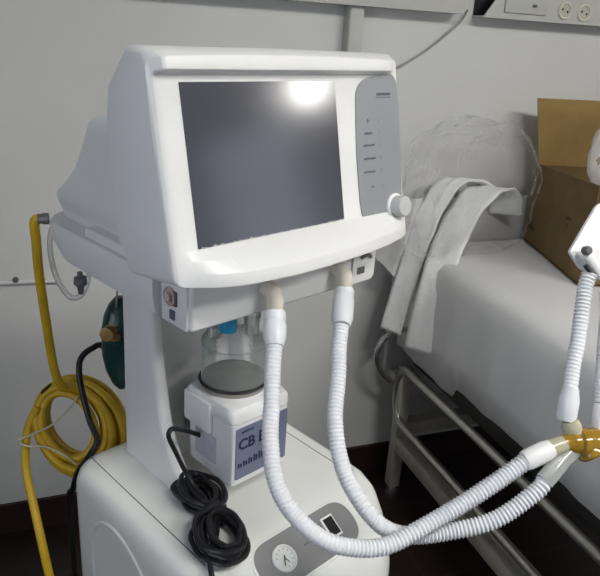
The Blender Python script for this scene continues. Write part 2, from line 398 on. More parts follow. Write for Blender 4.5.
# gas module under the monitor
bm = bmesh.new(); add_box(bm, (-.118, 0, 1.166), (.224, .27, 1.236)); mod = finish('gas_module', bm, SHELL, vent, bevel=.005, seg=3)
bm = bmesh.new(); add_box(bm, (-.1215, .006, 1.167), (-.117, .061, 1.232)); ep = finish('end_panel', bm, SHELL, vent, bevel=.0012)
bm = bmesh.new(); add_box(bm, (-.1195, .0612, 1.166), (-.1175, .0735, 1.233)); finish('panel_gap', bm, mat('groove_shade_grey', (.34, .34, .35), .6, nscale=20, namt=.05), vent)  # solid strip; the step groove's shade is put into its grey
s = lathe('gas_port', [(0, 0), (.0125, 0), (.0125, .003), (.0105, .0042), (.0095, .002), (.006, .002), (.006, .006), (.004, .007), (0, .007)], PINK, vent, (-.1215, .040, 1.2045), (-1, 0, 0), 28)
bm = bmesh.new(); add_box(bm, (-.1245, .025, 1.194), (-.1212, .036, 1.214)); finish('port_cover', bm, mat('brown_port_cover', (.16, .12, .11), .5, nscale=60, namt=.2), vent, bevel=.001)
bm = bmesh.new(); add_box(bm, (-.1235, .030, 1.174), (-.1212, .041, 1.187)); finish('data_socket', bm, mat('slate_socket', (.12, .12, .17), .5, nscale=60, namt=.1), vent, bevel=.001)
# latch plate at the right end of the module
bm = bmesh.new(); lp = [(.172, 1.169), (.222, 1.169), (.222, 1.225), (.172, 1.225)]
add_prism(bm, [(q.x, -.004, q.y) for q in rounded(lp, [.001, .012, .002, .001])], (0, .006, 0)); finish('latch_plate', bm, SHELL, vent, bevel=.0012)
bm = bmesh.new(); add_prism(bm, [(q.x, -.0046, q.y) for q in rounded([(.181, 1.183), (.198, 1.183), (.198, 1.194), (.181, 1.194)], .002)], (0, .003, 0)); finish('latch_slot', bm, DGREY, vent)
tube('latch_handle', [(.186, -.006, 1.209), (.193, -.008, 1.213), (.202, -.008, 1.212), (.208, -.006, 1.207)], .0028, DGREY, vent, 8)

# column
FT = [(.80, .098), (.812, .102), (.827, .119), (.86, .147), (.896, .168), (.93, .180), (.961, .187), (1.02, .198), (1.10, .205), (1.18, .207)]
rings = []
for z in (.80, .806, .812, .819, .827, .838, .85, .865, .88, .9, .92, .945, .97, 1.0, 1.05, 1.1, 1.18):
    f = interp(FT, z); c = .010; vr = max(f+.012, .222); vb = .290+.004*sstep(1.1, .81, z)
    a, b = -.050, .150
    rings.append([(a+.006, vb, z), (a, vb-.006, z), (a, f+c, z), (a+.004, f+.003, z), (a+c, f, z), (a+.020, f+.001, z), (a+.024, f+.006, z), (a+.026, vr, z),
                  (b-.026, vr, z), (b-.024, f+.006, z), (b-.020, f+.001, z), (b-c, f, z), (b-.004, f+.003, z), (b, f+c, z), (b, vb-.006, z), (b-.006, vb, z)])
bm = bmesh.new(); loft(bm, rings); finish('column', bm, SHELL, vent)

# cart
def dplan(s, n=18):
    cx, hw, vb, vc, fb = .0525, .1975, .333, .03, .2
    pts = []
    for k in range(n+1):                     # front half ellipse, left to right
        a = PI+PI*k/n; ca = math.cos(a); sa = math.sin(a)
        pts.append(Vector((cx+hw*math.copysign(abs(ca)**.86, ca), vc+fb*math.copysign(abs(sa)**.86, sa))))
    for k in range(1, 4): pts.append(Vector((cx+hw, vc+(vb-.05-vc)*k/4)))
    for k in range(7):
        a = PI/2*k/6; pts.append(Vector((cx+hw-.05+.05*math.cos(a), vb-.05+.05*math.sin(a))))
    for k in range(1, 5): pts.append(Vector((cx+hw-.05-(2*hw-.1)*k/5, vb)))
    for k in range(7):
        a = PI/2+PI/2*k/6; pts.append(Vector((cx-hw+.05+.05*math.cos(a), vb-.05+.05*math.sin(a))))
    for k in range(1, 4): pts.append(Vector((cx-hw, vb-.05-(vb-.05-vc)*k/4)))
    c = Vector((cx, .09))
    return [c+(p-c)*s for p in pts]
SLOPE = .62
def drop(v): 
    d2 = max(0, -.028-v); return SLOPE*d2 if d2 > .02 else SLOPE*d2*d2/.04 if d2 < .02 and False else SLOPE*max(0, d2-.004)
def cart_ring(s, z, w): return [(p.x, p.y, z-w*drop(p.y)) for p in dplan(s)]
rings = [cart_ring(.93, .055, 0), cart_ring(.985, .075, 0), cart_ring(1.0, .12, 0), cart_ring(1.0, .5, 0), cart_ring(1.0, .66, .5), cart_ring(1.0, .765, 1), cart_ring(.995, .781, 1), cart_ring(.978, .795, 1), cart_ring(.952, .804, 1), cart_ring(.92, .8085, 1), cart_ring(.88, .81, 1)]
rings += [cart_ring(s_, .81, 1) for s_ in (.8, .7, .6, .5, .4, .3, .2, .1, .03)]
bm = bmesh.new(); loft(bm, rings); finish('cart_body', bm, CARTM, vent)
for sx in (-1, 1):
    bm = bmesh.new(); x = .0525+sx*.1595; add_box(bm, (x-.0007, -.02, .8095), (x+.0007, .315, .8105)); finish('lid_seam', bm, DGREY, vent, smooth=False)
tube('side_ridge', [(-.1432, .243, .55), (-.1432, .247, .66), (-.1432, .235, .725), (-.1432, .205, .757), (-.1432, .165, .768), (-.1432, .12, .757), (-.1432, .078, .725), (-.1432, .05, .67), (-.1432, .045, .56)], .0046, CARTM, vent, 10)
for (a, b) in ((-.09, .28), (.195, .28), (-.07, -.02), (.175, -.02)):
    c_ = lathe('caster', [(0, -.011), (.02, -.011), (.028, -.007), (.028, .007), (.02, .011), (0, .011)], DGREY, vent, (a, b, .0285), (1, 0, .0), 20)
# cart overlay with gauge and switch
SL = math.atan(SLOPE); NC = Vector((0, -math.sin(SL), math.cos(SL))); TC = Vector((0, math.cos(SL), math.sin(SL)))
def slope(u, s, off=0):              # point on the sloped front of the cart lid; s up the slope from v=-.062
    v = -.062; base = Vector((u, v, .81-drop(v))); return base+TC*s+NC*off
def sl_loop(poly, r, off): return [slope(p.x, p.y, off) for p in rounded(poly, r, 10)]
rim = prism('panel_rim', sl_loop([(-.050, -.044), (.158, -.044), (.158, .036), (-.050, .036)], .040, -.004), NC*.0065, CARTM, vent, bevel=.0015)
gp = prism('gauge_panel', sl_loop([(-.046, -.040), (.154, -.040), (.154, .032), (-.046, .032)], .036, .001), NC*.0021, CARTP, vent)
g = lathe('pressure_gauge', [(0, 0), (.0205, 0), (.0205, .003), (.0185, .0045), (.0165, .003), (.0165, .001), (0, .001)], WHITEM, vent, slope(.003, -.003, .003), NC, 40)
gf = lathe('dial', [(0, 0), (.0163, 0), (.0163, .0006), (0, .0006)], GAUGEF, g, slope(.003, -.003, .0042), NC, 40)
bm = bmesh.new(); cpt = slope(.003, -.003, .0052)
def nd(a, r0, r1, w):
    d1 = Vector((math.cos(a), 0, 0))+TC*math.sin(a); n1 = Vector((-math.sin(a), 0, 0))+TC*math.cos(a)
    add_prism(bm, [cpt+d1*r0+n1*w, cpt+d1*r0-n1*w, cpt+d1*r1-n1*w*.6, cpt+d1*r1+n1*w*.6], NC*.0004)
nd(-2.1, -.004, .012, .0010); nd(-1.1, 0, .010, .0008)
for k in range(9): nd(-2.6+4.4*k/8+1.0, .0125, .0145, .0005)
finish('needle', bm, BLACK, g, smooth=False)
sw = prism('switch_frame', sl_loop([(.092, -.019), (.117, -.019), (.117, .017), (.092, .017)], .002, .003), NC*.004, WHITEM, vent, bevel=.001)
prism('rocker', sl_loop([(.0955, -.0155), (.1135, -.0155), (.1135, .0135), (.0955, .0135)], .001, .0066), NC*.002, BLACK, sw)
bm = bmesh.new(); 
for k in range(6):
    add_prism(bm, sl_loop([(.045+.0045*k, -.004), (.048+.0045*k, -.004), (.048+.0045*k, -.001), (.045+.0045*k, -.001)], 0.0003, .0032), NC*.0003)
finish('panel_marking', bm, INK, gp, smooth=False)

# ------------------------------------------------------------------ humidifier on its bracket in front of the column
hum = thing('humidifier', 'white heated humidifier with clear chamber below the ventilator monitor', 'humidifier', W(.051, .0, .81), MY)
def H(u, v, z): return Vector((u-.061, v, z-.81))
def hring(u0, u1, v0, v1, z, r): return [tuple(H(p.x, p.y, z)) for p in rounded([(u0, v0), (u1, v0), (u1, v1), (u0, v1)], r, 4)]
bm = bmesh.new()
loft(bm, [hring(.008, .114, .055, .160, .848, .006), hring(.004, .118, .050, .164, .853, .008), hring(.004, .118, .050, .166, .958, .008), hring(.004, .118, .050, .166, .9595, .008)])
finish('body', bm, WHITEM, hum)
bm = bmesh.new()
loft(bm, [hring(.004, .121, .056, .172, .9585, .012), hring(.002, .123, .050, .174, .963, .014), hring(.002, .123, .052, .174, .976, .014), hring(.006, .119, .058, .170, .983, .016)])
finish('top_deck', bm, WHITEM, hum)
bm = bmesh.new(); add_box(bm, H(-.004, .100, .925), H(.0045, .168, .978)); finish('side_shoulder', bm, WHITEM, hum, bevel=.004)
hp = prism('front_panel', [H(p.x, .0497, p.y) for p in rounded([(.0095, .863), (.1145, .863), (.1145, .9545), (.0095, .9545)], .003)], (0, -.0012, 0), mat('slate_blue_overlay', (.17, .19, .28), .4, nscale=12, namt=.04), hum)
def text(name, s, size, loc, parent, m, rx=PI/2, shear=0, ext=.0002):
    c = bpy.data.curves.new(name, 'FONT'); c.body = s; c.size = size; c.extrude = ext; c.shear = shear; c.align_x = 'LEFT'; c.offset = .0007
    o = bpy.data.objects.new(name, c); COL.objects.link(o); o.parent = parent; o.location = loc; o.rotation_euler = (rx, 0, 0)
    c.materials.append(m)
    dg = bpy.context.evaluated_depsgraph_get(); me = bpy.data.meshes.new_from_object(o.evaluated_get(dg)); bpy.data.objects.remove(o)
    o = bpy.data.objects.new(name, me); COL.objects.link(o); o.parent = parent; o.location = loc; o.rotation_euler = (rx, 0, 0); return o
text('brand_lettering', 'CB', .026, H(.014, .0482, .916), hp, NAVY)
text('panel_lettering', 'E', .028, H(.054, .0482, .917), hp, NAVY)
bm = bmesh.new(); random.seed(11)
for k in range(5):                       # row of small blue bars under the lettering
    x = .014+.0105*k; h = .008+.0016*k
    add_prism(bm, [H(*p) for p in ((x, .0483, .884), (x+.0028, .0483, .884), (x+.0028, .0483, .884+h), (x, .0483, .884+h))], (0, -.0003, 0))
    add_prism(bm, [H(*p) for p in ((x+.0045, .0483, .884), (x+.0078, .0483, .884), (x+.0078, .0483, .884+h*.8), (x+.0045, .0483, .884+h*.8))], (0, -.0003, 0))
finish('indicator_bar', bm, NAVY, hp, smooth=False); bm = bmesh.new()
for k in range(5):
    x = .02+.005*k; add_prism(bm, [H(*p) for p in ((x, .0483, .945), (x+.0036, .0483, .945), (x+.0036, .0483, .948), (x, .0483, .948))], (0, -.0003, 0))
finish('panel_marking', bm, NAVY, hp, smooth=False)
prism('rating_label', [H(.0038, p.x, p.y) for p in rounded([(.09, .872), (.145, .872), (.145, .922), (.09, .922)], .003)], (-.0006, 0, 0), mat('pale_lilac_label', (.50, .48, .54), .5, nscale=60, namt=.12), hum)
HC = (.066, .128)
lathe('heater_plate', [(0, -.004), (.052, -.004), (.054, .002), (.054, .006), (0, .006)], PLATEM, hum, H(*HC, .984), seg=48)
bm = bmesh.new(); c_ = H(*HC, .9935)
add_tube(bm, [c_+Vector((.0545*math.cos(2*PI*k/48), .0545*math.sin(2*PI*k/48), 0)) for k in range(48)], .0024, 8, True); finish('seal_ring', bm, BLACK, hum)
ch = lathe('water_chamber', [(.0525, 0), (.0525, .066), (.0515, .072), (.048, .0755), (.030, .079), (.018, .080), (0, .080)], GLASS, hum, H(*HC, .991), seg=56)
lathe('chamber_base', [(0, 0), (.0518, 0), (.0518, .007), (.047, .006), (0, .0055)], PLATEM, ch, H(*HC, .9895), seg=48)
lathe('chamber_port', [(.0125, 0), (.0125, .028), (.0145, .029), (.0145, .034), (.0095, .034), (.0095, 0)], GLASS, ch, H(HC[0]+.024, HC[1]-.012, 1.069), seg=28)
lathe('chamber_cap', [(0, 0), (.014, 0), (.014, .018), (.0125, .022), (0, .022)], BLUEC, ch, H(HC[0]-.019, HC[1]-.006, 1.083), seg=28)['label'] = 'blue port cap'
lathe('fill_collar', [(.012, 0), (.012, .016), (.0105, .018), (.008, .018), (.008, 0)], GLASS, ch, H(HC[0]-.028, HC[1]+.015, 1.068), seg=24)
bm = bmesh.new(); c_ = H(*HC, 1.0585)
add_tube(bm, [c_+Vector((.0520*math.cos(2*PI*k/48), .0520*math.sin(2*PI*k/48), 0)) for k in range(48)], .0010, 6, True); finish('shoulder_seam', bm, mat('smoky_seam', (.34, .38, .36), .2, nscale=30, namt=.1), ch)
tube('chamber_clip', [H(HC[0]+.052, HC[1]-.028, .988), H(HC[0]+.060, HC[1]-.03, .994), H(HC[0]+.060, HC[1]-.032, 1.002)], .003, BLACK, hum, 8)
bm = bmesh.new(); add_box(bm, H(.035, .160, .86), H(.085, .226, .94)); finish('mounting_bracket', bm, STEEL, hum, bevel=.002)

# ------------------------------------------------------------------ breathing hoses
def elbow_hose(name, label, u0, hose, cuff_from, cuff_to, end_cuff):
    base = W(u0, -.002, 1.197)
    t = thing(name, label, 'breathing hose', base)
    e = [W(u0, .0, 1.2015), W(u0, -.008, 1.2015), W(u0, -.015, 1.1990), W(u0, -.0192, 1.192), Vector(cuff_from)+Vector((0, 0, .004))]
    tube('elbow', rel(t, e), .0112, CREAM, t, 18)['label'] = 'cream elbow at the ventilator outlet'
    a, b = Vector(cuff_from), Vector(cuff_to); L = (b-a).length
    lathe('cuff', [(0, 0), (.0138, 0), (.0148, .003), (.0148, .011), (.0136, .0145), (.0156, .019), (.0154, L-.012), (.0120, L), (0, L)], HOSEM, t, rel(t, [a])[0], b-a, 28)
    corrugated('tube', rel(t, [cuff_to]+hose), HOSEM, t)
    if end_cuff:
        a, b = Vector(hose[-1]), Vector(end_cuff); L = (b-a).length
        lathe('end_cuff', [(0, -.004), (.0125, -.004), (.0135, .002), (.0135, L*.75), (.0115, L), (0, L)], WHITEM, t, rel(t, [a])[0], b-a, 28)
    return t
elbow_hose('breathing_hose', 'white corrugated breathing hose from the left outlet, hanging in front of the humidifier', .001,
           [[0.2526, 0.7228, 1.1132], [0.246, 0.7, 1.086], [0.235, 0.667, 1.05], [0.233, 0.629, 1.012], [0.25, 0.599, 0.983], [0.279, 0.578, 0.961], [0.316, 0.57, 0.947], [0.354, 0.565, 0.945], [0.393, 0.566, 0.955], [0.458, 0.572, 0.976], [0.515, 0.575, 1.002], [0.557, 0.578, 1.023]],
           tuple(W(.002, -.0196, 1.172)), (0.2612, 0.7449, 1.1385), (0.590, .5755, 1.0365))
elbow_hose('breathing_hose', 'white corrugated breathing hose from the right outlet, its lower loop sagging lowest', .137,
           [[0.3587, 0.7552, 1.1168], [0.350, 0.731, 1.090], [0.332, 0.692, 1.049], [0.33, 0.658, 1.007], [0.340, 0.628, 0.976], [0.366, 0.600, 0.944], [0.403, 0.590, 0.928], [0.453, 0.580, 0.930], [0.508, 0.560, 0.953], [0.559, 0.555, 0.989], [0.574, .558, 1.002]],
           tuple(W(.138, -.0196, 1.172)), (0.3705, 0.779, 1.1415), None)

# amber wye and the hoses above it
wy = thing('wye_connector', 'amber plastic wye connector joining the hose ends by the bed', 'hose connector', (.622, .570, 1.02))
def wr(*p): return [Vector(q)-wy.location for q in p]
PALE = mat('pale_yellow_plastic', (.62, .60, .44), .2, nscale=20, namt=.1, trans=.3)
C0 = Vector((.634, .572, 1.043))
tube('inlet', wr((.588, .5757, 1.036), (.602, .5745, 1.040), (.614, .5735, 1.0425)), lambda i: .0115, PALE, wy, 18)['label'] = 'pale yellow inlet stub'
tube('lower_inlet', wr((.572, .5578, 1.001), (.588, .5615, 1.0125), (.606, .567, 1.024), C0+Vector((-.006, -.002, -.006))), .0118, mat('clear_hose_stub', (.70, .72, .70), .15, nscale=20, namt=.05, trans=.6), wy, 18)['label'] = 'clear lower inlet stub'
bm = bmesh.new()
add_lathe(bm, [(0, -.004), (.0105, -.004), (.0120, .004), (.0150, .008), (.0160, .018), (.0195, .020), (.0200, .028), (.0175, .030), (.0190, .040), (.0190, .055), (.014, .062), (0, .062)], axis_mtx(wr((.608, .5740, 1.042))[0], (.95, -.16, -.02)), 28)
finish('body', bm, AMBER, wy)
lathe('outlet', [(0, 0), (.0125, 0), (.0125, .016), (.0105, .022), (0, .022)], PALE, wy, wr((.626, .577, 1.048))[0], (-.3, .35, .88), 24)
lathe('port_collar', [(0, 0), (.015, 0), (.0175, .004), (.0175, .011), (.0145, .014), (0, .014)], AMBER, wy, wr((.640, .566, 1.036))[0], (.35, -.6, -.7), 24)

stand = thing('hose_stand', 'hose support stand with a white holder plate at the right photo edge', 'stand', (1.0, .62, 0))
def sr(*p): return [Vector(q)-stand.location for q in p]
# holder plate: flat white plate facing the camera
pu = Vector((.93, .03, .10)).normalized(); pvv = Vector((.05, .36, .93)).normalized(); pn = pu.cross(pvv).normalized()
pb = Vector((.662, .692, 1.263)) 
pl2 = rounded([(0, 0), (.050, .058), (.20, .075), (.21, -.02), (.05, -.045), (.018, -.026)], [.004, .006, .02, .02, .01, .006])
prism('holder_plate', [sr(pb+pu*p.x+pvv*p.y)[0] for p in pl2], pn*.006*(1 if pn.y > 0 else -1), WHITEM, stand, bevel=.0015)
lathe('clip_screw', [(0, 0), (.0062, 0), (.0062, .008), (.0045, .0105), (0, .011)], DGREY, stand, sr(pb+Vector((.016, -.010, .004)))[0], (-.2, -.9, .35), 20)['label'] = 'dark screw head'
tube('clip', sr(pb+Vector((.017, -.012, -.001)), pb+Vector((.026, -.016, -.012)), pb+Vector((.036, -.016, -.022)), pb+Vector((.050, -.014, -.032))), .0078, WHITEM, stand, 14)
tube('clip_gap_shade', sr(pb+Vector((.014, -.018, -.014)), pb+Vector((.020, -.022, -.022)), pb+Vector((.028, -.024, -.026))), .0030, BLACK, stand, 8)  # black tube standing in for the shade in the clip's gap
tube('arm', sr(pb+Vector((.16, .02, .02)), (.92, .70, 1.31), (1.0, .62, 1.33)), .009, STEEL, stand, 12)
lathe('pole', [(0, 0), (.012, 0), (.012, 1.4), (0, 1.4)], STEEL, stand, (0, 0, .02), seg=16)
lathe('base', [(0, 0), (.15, 0), (.15, .012), (.03, .03), (0, .03)], DSTEEL, stand, (0, 0, 0), seg=32)
t = thing('limb_hose', 'white corrugated hose hanging from the holder plate down to the amber wye', 'breathing hose', (.625, .590, 1.06))
hp_ = [(.6285, .605, 1.102), (.639, .619, 1.127), (.651, .632, 1.153), (.662, .646, 1.180), (.672, .659, 1.204), (.679, .668, 1.221), (.688, .674, 1.236)]
corrugated('tube', rel(t, hp_), HOSEM, t, r=.0098)
lathe('cuff', [(0, 0), (.0100, 0), (.0130, .008), (.0135, .028), (.0112, .040), (.0112, .044), (0, .044)], HOSEM, t, rel(t, [(.6165, .588, 1.065)])[0], (.28, .38, .90), 28)
t = thing('limb_hose', 'white corrugated hose at the right edge of the photo, beside the amber wye', 'breathing hose', (.672, .59, 1.07))
hp_ = [(.676, .592, 1.082), (.684, .607, 1.108), (.696, .625, 1.135), (.708, .643, 1.163), (.718, .658, 1.188), (.726, .673, 1.209), (.735, .68, 1.235)]
corrugated('tube', rel(t, hp_), HOSEM, t, r=.0100)
lathe('cuff', [(0, 0), (.0115, 0), (.0135, .006), (.0135, .030), (.0125, .036), (0, .036)], HOSEM, t, rel(t, [(.664, .571, 1.052)])[0], (.3, .5, .8), 28)

# ------------------------------------------------------------------ black cord coiled on the cart lid
cord = thing('power_cord', 'black power cord tied in a figure eight on the cart lid', 'power cord', W(-.05, .04, .8115), MY)
def Cd(u, v, z): return Vector((u+.05, v-.04, z-.8115))
random.seed(2)
def cloop(cu, cv, a, b, rot, z0, jit): 
    pts = []
    for k in range(12):
        th = 2*PI*k/12; x = a*math.cos(th); y = b*math.sin(th)
        pts.append(Cd(cu+x*math.cos(rot)-y*math.sin(rot)+random.uniform(-jit, jit), cv+x*math.sin(rot)+y*math.cos(rot)+random.uniform(-jit, jit), z0+random.uniform(0, .003)))
    return pts
for i in range(9):
    tube('cord_turn', cloop(-.064+.004*random.uniform(-1, 1)-.002*(i-4)*.6, -.004, .017+.0026*i, .036+.0018*i, -.55+.04*i, .816+.0062*((i*2) % 5), .002), .0040, BLACK, cord, 8, True, 6)
for i in range(8):
    tube('cord_turn', cloop(-.034, .090+.003*random.uniform(-1, 1), .012+.0024*i, .036+.0016*i, -.35+.05*i, .816+.0062*((i*2) % 5), .002), .0040, BLACK, cord, 8, True, 6)
tube('cord_lead', [Cd(.0, .135, .899), Cd(-.012, .134, .909), Cd(-.038, .13, .929), Cd(-.060, .125, .943), Cd(-.071, .121, .946), Cd(-.074, .119, .936), Cd(-.064, .117, .908), Cd(-.052, .112, .874), Cd(-.044, .100, .850), Cd(-.045, .06, .840)], .0038, BLACK, cord, 10)
tube('cord_tail', [Cd(-.055, .045, .838), Cd(-.080, .0, .840), Cd(-.098, -.012, .830), Cd(-.110, -.035, .822), Cd(-.125, -.06, .80), Cd(-.152, -.07, .74), Cd(-.156, -.075, .60), Cd(-.165, -.09, .30), Cd(-.19, -.12, .01)], .0038, BLACK, cord, 10)
bm = bmesh.new(); add_lathe(bm, [(0, 0), (.016, 0), (.017, .008), (.017, .030), (.012, .040), (0, .041)], axis_mtx(Cd(-.048, .132, .829), (-.1, -1, .05)), 14, 1, .75); finish('plug', bm, BLACK, cord)
tube('cord_tie', [Cd(-.052+.026*math.cos(2*PI*k/12), .043, .829+.016*math.sin(2*PI*k/12)) for k in range(12)], .005, BLACK, cord, 8, True, 4)

# ------------------------------------------------------------------ yellow oxygen hose with its coil
yh = thing('oxygen_hose', 'yellow oxygen hose coiled and hanging behind the ventilator', 'hose', (.016, 1.20, .80))
def yr(p): return [Vector(q)-yh.location for q in p]
F_ = Vector((.34, .869, -.359)); Rv = Vector((.938, -.341, .061)); Uv = Vector((.069, .358, .931))
tube('hose_run', yr([(-.0165, 1.0995, 1.221), (-.022, 1.101, 1.2185), (-.0245, 1.102, 1.208), (-.0235, 1.102, 1.18), (-.0235, 1.105, 1.131), (-.019, 1.118, 1.039), (-.012, 1.130, .94), (.0, 1.14, .896), (.02, 1.15, .885), (.05, 1.155, .86)]), .0078, YELL, yh, 14)
random.seed(4)
cc = Vector((.018, 1.150, .808)); 
for i in range(9):
    a = .049+.0042*i+.002*random.uniform(-1, 1); b = .060+.0036*i; pts = []
    off = Rv*(.0022*(i-3))+Uv*(-.0012*(i-4)+random.uniform(-.003, .003))+F_*(.011*((i*2) % 5)-.022)
    for k in range(14):
        th = 2*PI*k/14; sk = .42
        pts.append(cc+off+Rv*(a*math.cos(th)+sk*b*-math.sin(th)*.45)+Uv*(b*math.sin(th))+F_*random.uniform(-.003, .003))
    tube('coil_turn', yr(pts), .0074, YELL, yh, 12, True, 6)
tube('hose_tail', yr([(-.045, 1.160, .850), (-.066, 1.155, .806), (-.074, 1.133, .744), (-.063, 1.08, .682), (-.050, 1.03, .61), (-.03, .99, .45), (-.02, .98, .2), (-.05, .97, .03), (-.2, .99, .012)]), .0076, YELL, yh, 14)
def cpx(x, y, t=1.22):               # a point of the tie, laid out on the coil's own face
    return cc+Rv*((x-75)/674*t)-Uv*((y-425)/674*t)-F_*.036
tube('tie_string', yr([cpx(24, 437), cpx(40, 430), cpx(60, 420), cpx(76, 404), cpx(84, 392)]), 0.0019, TAPE, yh, 8)['label'] = 'off-white tie string'
tube('tie_string', yr([cpx(24, 440), cpx(34, 443), cpx(52, 444), cpx(70, 452), cpx(82, 462)]), 0.0018, TAPE, yh, 8)
tube('cable_tie', yr([cc+Rv*(-.048+.011*math.cos(th))+F_*(.03*math.sin(th))+Uv*(.069+.011*math.cos(th)) for th in [2*PI*k/10 for k in range(10)]]), .0022, BLACK, yh, 6, True, 4)

# black cable from the regulator
o = tube('hanging_cable', [(.100, 1.095, .928), (0.074, 1.139, 0.968), (0.054, 1.136, 0.969), (0.035, 1.127, 0.958), (0.029, 1.116, 0.939), (0.031, 1.097, 0.909), (0.04, 1.068, 0.863), (0.05, 1.052, 0.832), (0.036, 1.051, 0.803), (0.015, 1.087, 0.746), (0.004, 1.122, 0.682), (-0.003, 1.132, 0.641), (.0, 1.20, .3), (.03, 1.22, .02), (.12, 1.25, .008)], .0055, BLACK, None, 10, recenter=True)
tag(o, 'black cable curving down in front of the yellow hose coil', 'cable')

# green flow regulator behind the column
gr = thing('gas_regulator', 'dark green gas regulator with brass fitting behind the column', 'gas regulator', W(-.005, .325, .882), MY)
def G(u, v, z): return Vector((u+.005, v-.325, z-.87))
lathe('body', [(0, 0), (.006, .0), (.016, .012), (.027, .038), (.033, .068), (.034, .092), (.031, .095), (.031, .112), (.034, .115), (.030, .14), (.022, .160), (.012, .172), (0, .174)], GREEN, gr, G(-.030, .335, .897), (.04, 0, 1), 28)
lathe('brass_fitting', [(0, 0), (.011, 0), (.0125, .003), (.0125, .010), (.009, .012), (.009, .020), (.012, .021), (.012, .030), (0, .031)], BRASS, gr, G(-.047, .325, 1.020), (-.75, -.6, .1), 8)
lathe('brass_nut', [(0, 0), (.0105, 0), (.0105, .012), (0, .012)], BRASS, gr, G(-.052, .312, 1.008), (0, 0, 1), 6)
lathe('valve_stem', [(0, 0), (.009, 0), (.009, .018), (.007, .022), (.0055, .034), (0, .035)], mat('grey_green_valve', (.22, .26, .24), .4, nscale=40, namt=.1), gr, G(-.047, .322, 1.016), (.05, 0, 1), 16)
tube('cap_chain', [G(-.041, .325, 1.05), G(-.038, .325, 1.075), G(-.035, .325, 1.10)], .0018, STEEL, gr, 6)
tube('hose_loop', [G(-.046, .318, .96), G(-.040, .312, .98), G(-.026, .305, 1.02), G(-.020, .305, 1.05)], .0018, STEEL, gr, 6)
bm = bmesh.new(); add_box(bm, G(-.03, .285, .93), G(.02, .335, .97)); finish('clamp', bm, DSTEEL, gr, bevel=.003)

# clear thin tube behind the yellow hose
o = tube('clear_drain_tube', [(.020, 1.130, 1.190), (.004, 1.148, 1.195), (-.004, 1.138, 1.160), (.003, 1.118, 1.115), (.022, 1.100, 1.085), (.042, 1.095, 1.092), (.055, 1.095, 1.130), (.056, 1.098, 1.163)], .0045, TUBEC, None, 10, recenter=True)
tag(o, 'clear thin drain tube looping under the ventilator rear platform', 'tube')

# ------------------------------------------------------------------ bed
bed = thing('hospital_bed', 'hospital bed with putty steel frame and grey headboard against the wall', 'bed', (1.5, .85, 0))
def Bp(*p): return [Vector(q)-bed.location for q in p]
BX0, BX1, BY0, BY1 = 1.085, 1.96, -.15, 1.79
def bbox(name, lo, hi, m, bevel=.004): return box(name, Bp(lo)[0], Bp(hi)[0], m, bed, bevel)
for (x, y) in ((BX0-.012, 1.725), (BX1-.03, 1.725), (BX0-.012, -.1), (BX1-.03, -.1)):
    l = bbox('leg', (x-.020, y-.02, .035), (x+.020, y+.02, .50), BEDP)
    lathe('foot', [(0, 0), (.026, 0), (.026, .012), (.018, .036), (0, .037)], CHROME, l, Bp((x, y, 0))[0], (0, 0, 1), 20)['label'] = 'metal foot cap'
bbox('frame_rail', (BX0-.03, BY0, .19), (BX0+.008, 1.72, .245), BEDP); bbox('frame_rail', (BX1-.03, BY0, .19), (BX1+.008, 1.72, .245), BEDP)
bbox('cross_bar', (BX0, 1.70, .25), (BX1, 1.745, .30), BEDP); bbox('cross_bar', (BX0, -.12, .25), (BX1, -.08, .30), BEDP)
bbox('base_frame', (BX0+.03, BY0+.03, .49), (BX1-.02, BY1-.03, .57), DSTEEL)
for x in (BX0-.028, BX1+.02):         # lowered side guards: long loops of tube
    z1, z0, ya, yb = .505, .305, 1.745, .05
    pts = [(x, yb, z1)]+[(x, yb+(ya-.06-yb)*k/8, z1) for k in range(1, 9)]
    pts += [(x, ya-.06+.06*math.sin(th)*1.0, (z1+z0)/2+(z1-z0)/2*math.cos(th)) for th in [PI*k/10 for k in range(1, 10)]]
    pts += [(x, ya-.06-(ya-.06-yb)*k/8, z0) for k in range(0, 9)]
    tube('side_guard', Bp(*pts), .0135, STEEL, bed, 14, n=4)
tube('corner_handle', Bp((1.085, 1.74, .63), (1.045, 1.75, .628), (.991, 1.75, .604), (.968, 1.75, .546), (.992, 1.75, .480), (1.045, 1.75, .432), (1.075, 1.74, .42)), .0095, CHROME, bed, 12)
bbox('headboard', (1.04, 1.815, .40), (2.0, 1.845, 1.045), HEADM, .012)
bbox('footboard', (1.04, -.22, .40), (2.0, -.19, .95), HEADM, .012)
for (x, y) in ((BX0-.012, 1.79), (BX1-.03, 1.79)): bbox('headboard_post', (x-.015, 1.735, .40), (x+.015, 1.82, .45), BEDP)
for (x, y) in ((BX0-.012, -.17), (BX1-.03, -.17)): bbox('footboard_post', (x-.015, -.2, .40), (x+.015, -.1, .45), BEDP)

# mattress under a white sheet that hangs down its side
mt = thing('mattress', 'thick mattress under a plain white sheet', 'mattress', (1.5, .82, .57))
def Mp(p): return Vector(p)-mt.location
box('core', Mp((1.105, -.14, .572)), Mp((1.95, 1.78, .88)), SHEET, mt, .05, 4)
bm = bmesh.new(); random.seed(9)
ny = 160; cols = []
def sheet_prof(y):
    f = noise.noise(Vector((y*7, 3.1, 0)))*.010+noise.noise(Vector((y*19, 1.1, 0)))*.004
    low = .583+.006*noise.noise(Vector((y*4, 8, 0)))-(.030 if y > 1.437 else 0)
    pts = [(1.062+f*1.5, low), (1.062+f*1.2, .66), (1.065+f, .76), (1.070+f*.6, .83), (1.080, .868), (1.100, .890), (1.14, .901), (1.25, .904)]
    for x in (1.4, 1.55, 1.7, 1.85): pts.append((x, .904+.004*noise.noise(Vector((x*6, y*6, 0)))))
    pts += [(1.93, .898), (1.965, .86), (1.972, .76), (1.975, .58)]
    return pts
